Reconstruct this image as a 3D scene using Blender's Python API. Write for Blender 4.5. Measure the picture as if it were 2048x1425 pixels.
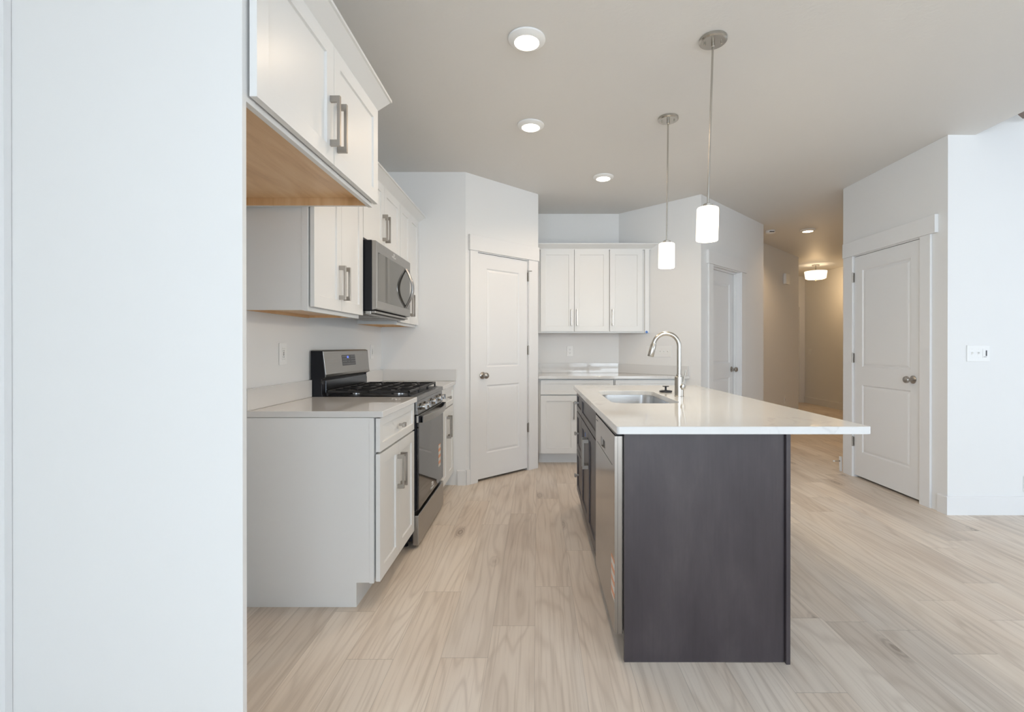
import bpy, math, random
from mathutils import Vector, Matrix
random.seed(7)
for o in list(bpy.data.objects): bpy.data.objects.remove(o)
S = bpy.context.scene
COL = S.collection
R = math.radians
H = 2.745                                   # kitchen ceiling height

# ------------------------------------------------------------------ camera, world, fill light, exposure
cd = bpy.data.cameras.new('camera'); cam = bpy.data.objects.new('camera', cd); COL.objects.link(cam)
cam.location = (0, 0, 1.215)
cd.sensor_width = 36.0; cd.lens = 955 / 2048 * 36
PITCH = 0.12
cam.rotation_euler = (R(90 - PITCH), 0, 0)
cd.shift_x = -50.5 / 2048
cd.shift_y = -16.7 / 2048
cd.clip_start = 0.05
S.camera = cam
S.view_settings.view_transform = 'Standard'
S.view_settings.look = 'None'
S.view_settings.gamma = 1
S.view_settings.exposure = 0.13
S.view_settings.use_curve_mapping = False

w = bpy.data.worlds.new('world'); S.world = w; w.use_nodes = True
bg = w.node_tree.nodes['Background']; bg.inputs[0].default_value = (0.86, 0.96, 1.08, 1); bg.inputs[1].default_value = 4.2

def area(name, loc, rot, sx, sy, power, color):
    l = bpy.data.lights.new(name, 'AREA'); l.shape = 'RECTANGLE'; l.size = sx; l.size_y = sy
    l.energy = power; l.color = color
    o = bpy.data.objects.new(name, l); o.location = loc; o.rotation_euler = rot; COL.objects.link(o); return o
# added fill lamps, set inside unseen openings behind the camera
area('fill_rear', (2.7, -7.3, 1.25), (R(90), 0, 0), 2.8, 2.2, 90, (.78, .91, 1.0))
area('fill_left', (-1.30, -4.0, 1.5), (R(90), 0, R(-90)), 3.6, 2.0, 205, (.62, .80, 1.0))

# ------------------------------------------------------------------ helpers
def tag(o, label=None, cat=None, group=None, kind=None):
    if label: o['label'] = label
    if cat: o['category'] = cat
    if group: o['group'] = group
    if kind: o['kind'] = kind
    return o
def thing(name, label, cat, loc=(0, 0, 0), rz=0.0, group=None):
    o = bpy.data.objects.new(name, None); o.empty_display_size = 0.05
    COL.objects.link(o); o.location = loc; o.rotation_euler = (0, 0, R(rz))
    return tag(o, label, cat, group)

class MB:
    def __init__(s): s.v = []; s.f = []
    def add(s, vs, fs):
        n = len(s.v); s.v += [tuple(p) for p in vs]; s.f += [tuple(i + n for i in f) for f in fs]; return s
    def box(s, x0, x1, y0, y1, z0, z1):
        return s.add([(x0,y0,z0),(x1,y0,z0),(x1,y1,z0),(x0,y1,z0),(x0,y0,z1),(x1,y0,z1),(x1,y1,z1),(x0,y1,z1)],
                     [(0,3,2,1),(4,5,6,7),(0,1,5,4),(1,2,6,5),(2,3,7,6),(3,0,4,7)])
    def prism(s, poly, z0, z1):
        n = len(poly)
        a = sum(poly[i][0]*poly[(i+1)%n][1]-poly[(i+1)%n][0]*poly[i][1] for i in range(n))
        if a < 0: poly = poly[::-1]
        vs = [(x,y,z0) for x,y in poly] + [(x,y,z1) for x,y in poly]
        return s.add(vs, [tuple(range(n))[::-1], tuple(range(n,2*n))] + [(i,(i+1)%n,n+(i+1)%n,n+i) for i in range(n)])
    def prismx(s, poly, x0, x1):            # poly in (y,z), extruded along x
        n = len(poly)
        a = sum(poly[i][0]*poly[(i+1)%n][1]-poly[(i+1)%n][0]*poly[i][1] for i in range(n))
        if a < 0: poly = poly[::-1]
        vs = [(x0,y,z) for y,z in poly] + [(x1,y,z) for y,z in poly]
        return s.add(vs, [tuple(range(n))[::-1], tuple(range(n,2*n))] + [(i,(i+1)%n,n+(i+1)%n,n+i) for i in range(n)])
    def tube(s, path, rad, n=16, cap=True):
        P = [Vector(p) for p in path]; m = len(P)
        rr = rad if isinstance(rad, (list, tuple)) else [rad]*m
        T = [(P[min(i+1,m-1)]-P[max(i-1,0)]).normalized() for i in range(m)]
        up = Vector((0,0,1)) if abs(T[0].z) < .9 else Vector((1,0,0))
        N = (up - T[0]*up.dot(T[0])).normalized(); vs = []
        for i in range(m):
            N = (N - T[i]*N.dot(T[i])).normalized(); B = T[i].cross(N)
            for k in range(n):
                a = 2*math.pi*k/n; vs.append(P[i] + (N*math.cos(a)+B*math.sin(a))*rr[i])
        fs = [(i*n+k, i*n+(k+1)%n, (i+1)*n+(k+1)%n, (i+1)*n+k) for i in range(m-1) for k in range(n)]
        if cap: fs += [tuple(range(n))[::-1], tuple(range((m-1)*n, m*n))]
        return s.add(vs, fs)
    def cyl(s, p0, p1, r0, r1=None, n=24):
        return s.tube([p0, p1], [r0, r0 if r1 is None else r1], n)
    def lathe(s, prof, c=(0,0,0), n=40, axis='z'):   # prof: (r, h)
        vs = []; m = len(prof)
        for r, h in prof:
            for k in range(n):
                a = 2*math.pi*k/n; x, y = r*math.cos(a), r*math.sin(a)
                p = (x,y,h) if axis == 'z' else ((h,x,y) if axis == 'x' else (y,h,x))
                vs.append((c[0]+p[0], c[1]+p[1], c[2]+p[2]))
        fs = [(i*n+k, i*n+(k+1)%n, (i+1)*n+(k+1)%n, (i+1)*n+k) for i in range(m-1) for k in range(n)]
        fs += [tuple(range(n))[::-1], tuple(range((m-1)*n, m*n))]
        return s.add(vs, fs)
    def panel(s, x0, x1, z0, z1, yf, yb, panels, rings):
        """slab facing -y between x0..x1, z0..z1 with moulded rectangular panels; rings = [(inset, depth)...]"""
        xs = sorted({x0, x1} | {p[0] for p in panels} | {p[1] for p in panels})
        zs = sorted({z0, z1} | {p[2] for p in panels} | {p[3] for p in panels})
        def isp(a, b, c, d): return any(p[0] <= a+1e-9 and p[1] >= b-1e-9 and p[2] <= c+1e-9 and p[3] >= d-1e-9 for p in panels)
        for i in range(len(xs)-1):
            for j in range(len(zs)-1):
                a, b, c, d = xs[i], xs[i+1], zs[j], zs[j+1]
                if not isp(a, b, c, d): s.add([(a,yf,c),(b,yf,c),(b,yf,d),(a,yf,d)], [(0,1,2,3)])
        for a, b, c, d in panels:
            prev = None
            for t, dp in [(0, 0)] + rings:
                q = [(a+t,yf+dp,c+t),(b-t,yf+dp,c+t),(b-t,yf+dp,d-t),(a+t,yf+dp,d-t)]
                if prev: s.add(prev+q, [(k,(k+1)%4,4+(k+1)%4,4+k) for k in range(4)])
                prev = q
            s.add(prev, [(0,1,2,3)])
        q = [(x0,yf,z0),(x1,yf,z0),(x1,yf,z1),(x0,yf,z1)]; p = [(x,yb,z) for x,_,z in q]
        s.add(q+p, [((k+1)%4,k,4+k,4+(k+1)%4) for k in range(4)] + [(7,6,5,4)])
        return s
    def build(s, name, mat, parent=None, bevel=0.0, smooth=False, seg=2, merge=False):
        me = bpy.data.meshes.new(name); me.from_pydata(s.v, [], s.f); me.materials.append(mat)
        if merge:
            import bmesh
            b = bmesh.new(); b.from_mesh(me); bmesh.ops.remove_doubles(b, verts=b.verts, dist=1e-5); b.to_mesh(me); b.free()
        if smooth:
            me.polygons.foreach_set('use_smooth', [True]*len(me.polygons)); me.set_sharp_from_angle(angle=R(35))
        o = bpy.data.objects.new(name, me); COL.objects.link(o)
        if parent: o.parent = parent
        if bevel:
            m = o.modifiers.new('bevel', 'BEVEL'); m.width = bevel; m.segments = seg; m.limit_method = 'ANGLE'; m.angle_limit = R(40)
            m.harden_normals = False
        return o

# ------------------------------------------------------------------ materials
def mat(name, color, rough=0.5, metal=0.0, spec=0.5, coat=0.0, emit=None, estr=0.0):
    m = bpy.data.materials.new(name); m.use_nodes = True; b = m.node_tree.nodes['Principled BSDF']
    b.inputs['Base Color'].default_value = (*color, 1); b.inputs['Roughness'].default_value = rough
    b.inputs['Metallic'].default_value = metal; b.inputs['Specular IOR Level'].default_value = spec
    b.inputs['Coat Weight'].default_value = coat
    if emit: b.inputs['Emission Color'].default_value = (*emit, 1); b.inputs['Emission Strength'].default_value = estr
    return m
class NT:
    def __init__(s, m): s.t = m.node_tree; s.n = s.t.nodes; s.b = s.n['Principled BSDF']
    def new(s, typ, **kw):
        x = s.n.new(typ)
        for k, v in kw.items(): setattr(x, k, v)
        return x
    def link(s, a, b): s.t.links.new(a, b)
    def val(s, sock, v):
        if isinstance(v, (int, float, tuple)): sock.default_value = v
        else: s.link(v, sock)
    def math(s, op, a, b=None, c=None):
        x = s.new('ShaderNodeMath', operation=op); s.val(x.inputs[0], a)
        if b is not None: s.val(x.inputs[1], b)
        if c is not None: s.val(x.inputs[2], c)
        return x.outputs[0]
    def comb(s, x, y, z):
        c = s.new('ShaderNodeCombineXYZ'); s.val(c.inputs[0], x); s.val(c.inputs[1], y); s.val(c.inputs[2], z); return c.outputs[0]
    def noise(s, vec, scale, detail=3, rough=.5, dist=0):
        n = s.new('ShaderNodeTexNoise'); s.val(n.inputs['Vector'], vec); n.inputs['Scale'].default_value = scale
        n.inputs['Detail'].default_value = detail; n.inputs['Roughness'].default_value = rough; n.inputs['Distortion'].default_value = dist
        return n.outputs['Fac']
    def ramp(s, fac, stops):
        r = s.new('ShaderNodeValToRGB'); s.val(r.inputs[0], fac); e = r.color_ramp.elements
        while len(e) < len(stops): e.new(.5)
        for k, (p, c) in enumerate(stops): e[k].position = p; e[k].color = (*c, 1)
        return r.outputs[0]
    def mix(s, fac, a, b, mode='MIX'):
        x = s.new('ShaderNodeMix', data_type='RGBA', blend_type=mode); s.val(x.inputs[0], fac)
        for sk, v in ((x.inputs[6], a), (x.inputs[7], b)):
            if isinstance(v, tuple): sk.default_value = (*v, 1)
            else: s.link(v, sk)
        return x.outputs[2]
    def bump(s, h, strength, dist=.001):
        b = s.new('ShaderNodeBump'); b.inputs['Strength'].default_value = strength; b.inputs['Distance'].default_value = dist
        s.link(h, b.inputs['Height']); s.link(b.outputs[0], s.b.inputs['Normal']); return b
    def obj(s): return s.new('ShaderNodeTexCoord').outputs['Object']
    def sep(s, v):
        x = s.new('ShaderNodeSeparateXYZ'); s.link(v, x.inputs[0]); return x.outputs
    def mapping(s, v, scale):
        m = s.new('ShaderNodeMapping'); s.link(v, m.inputs[0]); m.inputs['Scale'].default_value = scale; return m.outputs[0]

def paint(name, color, rough, tex=0.0, scale=60):
    m = mat(name, color, rough, spec=.35)
    if tex:
        t = NT(m); o = t.obj(); t.bump(t.noise(o, scale, 4, .6, 1.2), tex, .0012)
    return m
def srgb(r, g, b):
    f = lambda c: (c/255/12.92) if c/255 <= .04045 else ((c/255+.055)/1.055)**2.4
    return (f(r), f(g), f(b))
M = {}
M['wall'] = paint('wall_paint', (.80, .80, .795), .62, .12, 90)
M['ceiling'] = paint('ceiling_paint', (.74, .725, .70), .55, .8, 26)
M['trim'] = paint('trim_paint', (.80, .80, .80), .32)
M['cab'] = paint('cabinet_white', (.785, .785, .775), .33)
M['plastic'] = paint('white_plastic', (.84, .84, .83), .3)
M['nickel'] = mat('brushed_nickel', (.40, .375, .345), .34, 1.0)
M['satin'] = mat('satin_nickel', (.50, .475, .435), .26, 1.0)
M['chrome'] = mat('bright_metal', (.50, .50, .51), .24, 1.0)
M['black'] = mat('black_enamel', (.008, .009, .013), .30, spec=.25)
M['iron'] = mat('cast_iron', (.014, .014, .015), .45)
M['rubber'] = mat('black_rubber', (.02, .02, .025), .5)
M['tape'] = mat('blue_tape', (.08, .22, .60), .6)
M['white_tip'] = mat('white_rubber', (.8, .8, .78), .5)
M['logo'] = mat('logo_white', (.75, .75, .73), .4)
M['lcd'] = mat('clock_glow', (.05, .08, .3), .3, emit=(.15, .25, 1), estr=.7)
M['panelgrey'] = mat('keypad_grey', (.05, .05, .055), .3)
M['slot'] = mat('dark_slot', (.03, .03, .03), .6)

def steel(name, color, rough, vec):
    m = mat(name, color, rough, 1.0); t = NT(m); v = t.mapping(t.obj(), vec)
    n = t.noise(v, 1, 2, .6)
    t.link(t.math('MULTIPLY_ADD', n, .14, rough-.07), t.b.inputs['Roughness']); t.bump(n, .05, .0005)
    return m
M['steel'] = steel('stainless_steel', (.37, .36, .345), .30, (3, 3, 900))
M['steel_dw'] = steel('stainless_door', (.33, .31, .29), .17, (3, 900, 3))
M['midsteel'] = steel('mid_tone_steel', (.20, .20, .20), .28, (3, 3, 900))  # even, darker steel for the front rail and control panel
M['sink'] = steel('sink_steel', (.74, .74, .74), .24, (6, 6, 400))
M['darksteel'] = mat('dark_polished_steel', (.10, .105, .115), .22, 1.0)
m = mat('black_glass', (.008, .008, .010), .04, 0, .9); M['glass'] = m
m = mat('microwave_glass', (.16, .157, .145), .04, .8, .9); M['mglass'] = m

m = mat('quartz', (.80, .785, .76), .06, 0, .55); t = NT(m); o = t.obj()
n1 = t.noise(o, 1.3, 5, .6, 1.4); v = t.math('ABSOLUTE', t.math('SUBTRACT', n1, .5))
vein = t.math('SUBTRACT', 1, t.math('MINIMUM', t.math('MULTIPLY', v, 60), 1))
vein = t.math('MULTIPLY', vein, t.math('MULTIPLY', t.math('GREATER_THAN', t.noise(o, 1.7, 1), .56), .4))
t.link(t.mix(vein, (.70, .695, .685), (.52, .515, .51)), t.b.inputs['Base Color']); M['quartz'] = m

# floor planks, running away from the camera (along y)
m = mat('oak_planks', (.5, .4, .3), .42, 0, .35); t = NT(m); x, y, z = t.sep(t.obj())
PW, PL = .183, 1.395
u = t.math('DIVIDE', t.math('ADD', x, .010), PW); k = t.math('FLOOR', u)
wn = t.new('ShaderNodeTexWhiteNoise', noise_dimensions='1D'); t.link(t.math('ADD', k, 17.3), wn.inputs['W'])
off = t.math('MULTIPLY', wn.outputs['Value'], PL)
for kk, yy in ((0, 2.415), (1, 2.842), (-1, 2.075), (-2, 1.861), (-3, 2.363), (-4, 1.852)):
    c = t.math('COMPARE', k, float(kk), .1)
    off = t.math('ADD', t.math('MULTIPLY', off, t.math('SUBTRACT', 1, c)), t.math('MULTIPLY', c, yy))
vv = t.math('DIVIDE', t.math('SUBTRACT', y, off), PL); j = t.math('FLOOR', vv)
wn2 = t.new('ShaderNodeTexWhiteNoise', noise_dimensions='3D'); t.link(t.comb(k, j, 3.7), wn2.inputs['Vector'])
rnd = wn2.outputs['Value']; rc = t.sep(wn2.outputs['Color'])
ox = t.math('ADD', x, t.math('MULTIPLY', rc[0], 37.0)); oy = t.math('ADD', y, t.math('MULTIPLY', rc[1], 53.0))
P1 = t.comb(t.math('MULTIPLY', ox, 4.6), t.math('MULTIPLY', oy, .55), rnd)
cont = t.noise(P1, 1.0, 2, .4, .15)                                   # broad figure
rings = t.math('SINE', t.math('MULTIPLY', cont, 80.0))
rings = t.math('POWER', t.math('MULTIPLY_ADD', rings, .5, .5), 5.0)
fine = t.noise(t.comb(t.math('MULTIPLY', ox, 90.0), t.math('MULTIPLY', oy, 2.2), rnd), 1.0, 4, .6)
mid = t.noise(t.comb(t.math('MULTIPLY', ox, 20.0), t.math('MULTIPLY', oy, 1.1), rnd), 1.0, 3, .55)
blot = t.noise(t.comb(t.math('MULTIPLY', ox, 3.0), t.math('MULTIPLY', oy, 1.3), rnd), 1.0, 2)
base = t.ramp(blot, [(.30, srgb(222, 208, 194)), (.50, srgb(232, 220, 207)), (.72, srgb(239, 229, 218))])
tone = t.ramp(rnd, [(0, (.86, .855, .85)), (.5, (.94, .935, .925)), (1, (1.01, 1.0, .985))])
col = t.mix(1.0, base, tone, 'MULTIPLY')
col = t.mix(t.math('MULTIPLY', rings, t.math('MULTIPLY', t.math('MULTIPLY', mid, fine), .70)), col, srgb(150, 128, 108))
streak = t.ramp(fine, [(.32, (.72, .68, .64)), (.47, (.97, .96, .95)), (.75, (1.04, 1.04, 1.03))])
col = t.mix(.55, col, streak, 'MULTIPLY')
strm = t.ramp(mid, [(.28, (.78, .76, .74)), (.46, (1, 1, 1))])
col = t.mix(.55, col, strm, 'MULTIPLY')
vo = t.new('ShaderNodeTexVoronoi'); vo.inputs['Scale'].default_value = 1.0
t.link(t.comb(t.math('MULTIPLY', ox, 5.2), t.math('MULTIPLY', oy, 1.9), rnd), vo.inputs['Vector'])
vo.inputs['Randomness'].default_value = 1.0
vc = t.sep(vo.outputs['Color'])
kd = t.math('ADD', vo.outputs['Distance'], t.math('MULTIPLY', t.math('SUBTRACT', mid, .5), .16))
kn = t.math('SUBTRACT', 1, t.math('MINIMUM', t.math('MULTIPLY', kd, 4.6), 1))
kn = t.math('MAXIMUM', kn, 0)
kn = t.math('MULTIPLY', kn, t.math('GREATER_THAN', vc[0], .66))
kr = t.math('MULTIPLY_ADD', t.math('SINE', t.math('MULTIPLY', kd, 110)), .3, .7)
col = t.mix(t.math('MULTIPLY', t.math('MULTIPLY', kn, kr), .95), col, srgb(118, 98, 82))
fu = t.math('FRACT', u); eu = t.math('MINIMUM', fu, t.math('SUBTRACT', 1, fu))
fv = t.math('FRACT', vv); ev = t.math('MINIMUM', fv, t.math('SUBTRACT', 1, fv))
su = t.math('LESS_THAN', eu, .0042); sv = t.math('LESS_THAN', ev, .0009)
seam = t.math('MAXIMUM', su, sv)
col = t.mix(t.math('MULTIPLY', seam, .38), col, srgb(110, 95, 82))
t.link(col, t.b.inputs['Base Color'])
t.bump(t.math('SUBTRACT', t.math('MULTIPLY', fine, .3), seam), .10, .001); M['floor'] = m

# dark stained maple
m = mat('dark_stained_wood', (.06, .05, .052), .36, 0, .45); t = NT(m); x, y, z = t.sep(t.obj())
h = t.math('ADD', x, y)
a = t.noise(t.comb(t.math('MULTIPLY', h, 6.5), t.math('MULTIPLY', x, 2.0), t.math('MULTIPLY', z, 2.2)), 1.0, 5, .6, .25)
b_ = t.noise(t.comb(t.math('MULTIPLY', h, 120.0), 0.0, t.math('MULTIPLY', z, 3.5)), 1.0, 3, .6)
col = t.ramp(a, [(.25, srgb(53, 47, 50)), (.5, srgb(64, 57, 60)), (.75, srgb(77, 70, 71))])
col = t.mix(.28, col, t.ramp(b_, [(.3, (.72, .71, .71)), (.6, (1.05, 1.05, 1.05))]), 'MULTIPLY')
t.link(col, t.b.inputs['Base Color']); M['dark'] = m
M['maple'] = m = mat('natural_maple', (.5, .32, .18), .35, 0, .4); t = NT(m); x, y, z = t.sep(t.obj())
a = t.noise(t.comb(t.math('MULTIPLY', x, 2.2), t.math('MULTIPLY', y, 16.0), z), 1.0, 5, .6, .6)
t.link(t.ramp(a, [(.25, srgb(206, 164, 118)), (.5, srgb(226, 188, 143)), (.75, srgb(236, 204, 164))]), t.b.inputs['Base Color'])
M['brown'] = m = mat('brown_blade_wood', (.12, .07, .05), .5); t = NT(m); x, y, z = t.sep(t.obj())
t.link(t.ramp(t.noise(t.comb(t.math('MULTIPLY', x, 3.0), t.math('MULTIPLY', y, 70.0), z), 1.0, 3),
              [(.3, srgb(92, 70, 60)), (.7, srgb(134, 112, 98))]), t.b.inputs['Base Color'])
# label sheets: pale orange and white bands
m = mat('energy_label', (.8, .5, .35), .5); t = NT(m); x, y, z = t.sep(t.obj())
band = t.math('GREATER_THAN', t.math('FRACT', t.math('MULTIPLY', z, 22.0)), .48)
txt = t.noise(t.comb(t.math('MULTIPLY', x, 250.0), t.math('MULTIPLY', y, 250.0), t.math('MULTIPLY', z, 120.0)), 1.0, 2)
c = t.mix(band, (.78, .36, .20), (.80, .74, .68)); c = t.mix(t.math('MULTIPLY', t.math('GREATER_THAN', txt, .58), .35), c, (.3, .2, .15))
t.link(c, t.b.inputs['Base Color']); M['label'] = m
# filter mesh
m = mat('filter_mesh', (.35, .35, .35), .4, .8); t = NT(m); x, y, z = t.sep(t.obj())
g = t.math('MULTIPLY', t.math('GREATER_THAN', t.math('FRACT', t.math('MULTIPLY', x, 90.0)), .4), t.math('GREATER_THAN', t.math('FRACT', t.math('MULTIPLY', y, 90.0)), .4))
t.link(t.mix(g, (.12, .12, .12), (.5, .5, .5)), t.b.inputs['Base Color']); M['filter'] = m

WARM = (1.0, .76, .54)
M['lens'] = mat('lamp_lens', (.9, .9, .88), .4, emit=(1.0, .86, .68), estr=9)
M['shade'] = m = mat('opal_glass', (.9, .88, .84), .25, emit=(1.0, .92, .80), estr=.80); t = NT(m)
tr = t.new('ShaderNodeBsdfTranslucent'); tr.inputs[0].default_value = (.9, .88, .84, 1); mx = t.new('ShaderNodeMixShader'); mx.inputs[0].default_value = .45
t.link(t.b.outputs[0], mx.inputs[1]); t.link(tr.outputs[0], mx.inputs[2]); t.link(mx.outputs[0], t.n['Material Output'].inputs['Surface'])
M['hallshade'] = mat('hall_shade_glass', (.9, .85, .78), .3, emit=(1.0, .80, .55), estr=2.2)
M['hallens'] = mat('hall_lens', (.9, .85, .78), .3, emit=(1.0, .74, .45), estr=11)

# ------------------------------------------------------------------ the setting
def struct(name, mb, mt, parent=None, **kw):
    o = mb.build(name, mt, parent, **kw)
    if parent is None: o['kind'] = 'structure'
    return o
struct('floor', MB().box(-1.8, 9.0, -7.8, 11.2, -.05, 0), M['floor'])
struct('ceiling_kitchen', MB().prism([(-1.8,-7.8),(3.162,-7.8),(3.162,3.45),(3.162,3.57),(9.0,3.57),(9.0,11.2),(-1.8,11.2)], H, H+.25), M['ceiling'])
struct('ceiling_living', MB().box(3.162, 9.0, -7.8, 3.6, 4.6, 4.75), M['ceiling'])
struct('wall_bulkhead', MB().box(3.12, 3.162, -7.8, 3.45, H+.002, 4.6), M['wall'])

def wallrun(name, p0, ang, L, openings=(), z1=H, th=.12, z0=0):
    """wall whose visible face starts at p0 and runs L along ang; openings = (t0, t1, top)"""
    mb = MB(); cur = 0
    for a, b, top in openings:
        mb.box(cur, a, 0, th, z0, z1); mb.box(a, b, 0, th, top, z1); cur = b
    mb.box(cur, L, 0, th, z0, z1)
    o = struct(name, mb, M['wall']); o.location = (p0[0], p0[1], 0); o.rotation_euler = (0, 0, R(ang)); return o
WX = -1.367
struct('wall_left', MB().box(WX-.12, WX, -7.8, -5.8, 0, H).box(WX-.12, WX, -5.8, -2.2, 0, .5).box(WX-.12, WX, -5.8, -2.2, 2.5, H).box(WX-.12, WX, -2.2, 5.95, 0, H), M['wall'])
struct('wall_rear_left', MB().box(WX, -.628, 4.185, 4.32, 0, H), M['wall'])
PA = math.degrees(math.atan2(.61, .638))
wallrun('wall_pantry', (-.628, 4.185), PA, .882, [(.115, .745, 2.075)])
struct('wall_pantry_side', MB().box(-.11, .01, 4.81, 5.62, 0, H), M['wall'])
struct('wall_back', MB().box(.01, .938, 5.50, 5.62, 0, H), M['wall'])
wallrun('wall_switches', (.938, 5.50), -45, .998-.119)
wallrun('wall_rear_door', (1.644, 4.794), 45, 1.684, [(.243, .972, 2.070)])
wallrun('wall_hall_return', (2.751, 6.069), 135, .28)
wallrun('wall_hall', (2.56, 6.26), 45, 2.70)
struct('wall_hall_left', MB().box(3.4, 3.5, 7.3, 10.4, 0, H), M['wall'])  # unseen wall, added to keep bluish sky light out of the hall
wallrun('wall_hall_end', (3.0, 10.4), 0, 2.95)
wallrun('wall_hall_right', (5.83, 10.52), -90, 3.3)
wallrun('wall_hall_near', (5.83, 7.45), -135, 3.95)
wallrun('wall_right', (2.965, 4.63), -90, 1.06, [(.16, .945, 2.065)])
o = struct('wall_living_back', MB().add([(2.965,3.45,0),(8.6,3.45,0),(8.6,3.45,4.6),(3.162,3.45,4.6),(3.162,3.45,H),(2.965,3.45,H),
    (2.965,3.57,0),(8.6,3.57,0),(8.6,3.57,4.6),(3.162,3.57,4.6),(3.162,3.57,H),(2.965,3.57,H)],
    [(0,1,2,3,4,5),(11,10,9,8,7,6),(0,5,11,6),(5,4,10,11),(4,3,9,10),(3,2,8,9),(2,1,7,8),(1,0,6,7)]), M['wall'])
# living room and dining side, behind the camera
mb = MB(); mb.box(WX-.12, 1.3, -7.62, -7.5, 0, 4.6).box(1.3, 4.1, -7.62, -7.5, 2.4, 4.6).box(4.1, 4.2, -7.62, -7.5, 0, 4.6)
mb.box(4.2, 4.7, -7.62, -7.5, 0, 4.6).box(4.7, 6.5, -7.62, -7.5, 0, .3).box(4.7, 6.5, -7.62, -7.5, 3.0, 4.6).box(6.5, 8.6, -7.62, -7.5, 0, 4.6)
struct('wall_rear', mb, M['wall'])
mb = MB(); mb.box(8.48, 8.6, -7.5, -2.5, 0, 4.6).box(8.48, 8.6, -2.5, 1.3, 0, .4).box(8.48, 8.6, -2.5, 1.3, 3.0, 4.6).box(8.48, 8.6, 1.3, 3.45, 0, 4.6)
struct('wall_living_side', mb, M['wall'])
struct('wall_outer_side', MB().box(-1.75, -1.7, 5.9, 11.2, 0, H-.002), M['wall'])  # unseen outer shell, added to stop sky light leaking in
struct('wall_outer_end', MB().box(-1.7, 9.0, 11.1, 11.2, 0, H-.002), M['wall'])
struct('wall_outer_right', MB().box(8.9, 9.0, 3.57, 11.1, 0, H-.002), M['wall'])
struct('wall_closet_back', MB().box(3.09, 4.2, 4.55, 4.60, 0, H-.002).box(3.9, 3.95, 3.57, 4.55, 0, H-.002), M['wall'])
struct('wall_outer_back', MB().box(-1.6, 1.6, 5.9, 5.95, 0, H-.002), M['wall'])
# windows (unseen), placed and sized for the light they let in
def window(name, x0, x1, z0, z1, loc, rz, n):
    mb = MB(); fw = .06
    mb.box(x0, x1, -.05, .05, z0, z0+fw).box(x0, x1, -.05, .05, z1-fw, z1)
    for k in range(n+1):
        xx = x0 + (x1-x0-fw)*k/n; mb.box(xx, xx+fw, -.05, .05, z0+fw, z1-fw)
    o = struct(name, mb, M['trim']); o.location = loc; o.rotation_euler = (0, 0, R(rz))
window('window_1', 1.3, 4.1, 0.002, 2.4, (0, -7.56, 0), 0, 2)
window('window_2', 4.7, 6.5, .3, 3.0, (0, -7.56, 0), 0, 2)
window('window_3', -2.5, 1.3, .4, 3.0, (8.54, 0, 0), 90, 4)

window('window_4', -1.8, 1.8, .5, 2.5, (WX-.06, -4.0, 0), -90, 3)  # made-up opening in the left wall, added for light from that side

# baseboards
BH = .133
def base(name, p0, ang, L):
    o = struct(name, MB().prismx([(-.014, 0), (0, 0), (0, BH), (-.008, BH), (-.014, BH-.006)], 0, L), M['trim'])
    o.location = (p0[0], p0[1], 0); o.rotation_euler = (0, 0, R(ang))
base('baseboard_rear_left', (-.70, 4.185), 0, .067)
base('baseboard_pantry', (-.628+.002, 4.185+.002), PA, .036)
base('baseboard_right', (2.965, 3.525), -90, .0745)
base('baseboard_living', (2.951, 3.45), 0, 5.5)
base('baseboard_hall_right', (5.83, 10.4), -90, 2.9)
base('baseboard_hall', (2.56, 6.26), 45, 2.70)
base('baseboard_hall_end', (3.6, 10.4), 0, 2.05)
base('baseboard_rear_door', (1.644+.76, 4.794+.76), 45, .60)
base('baseboard_switches', (1.50, 4.938), -45, .20)

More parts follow.
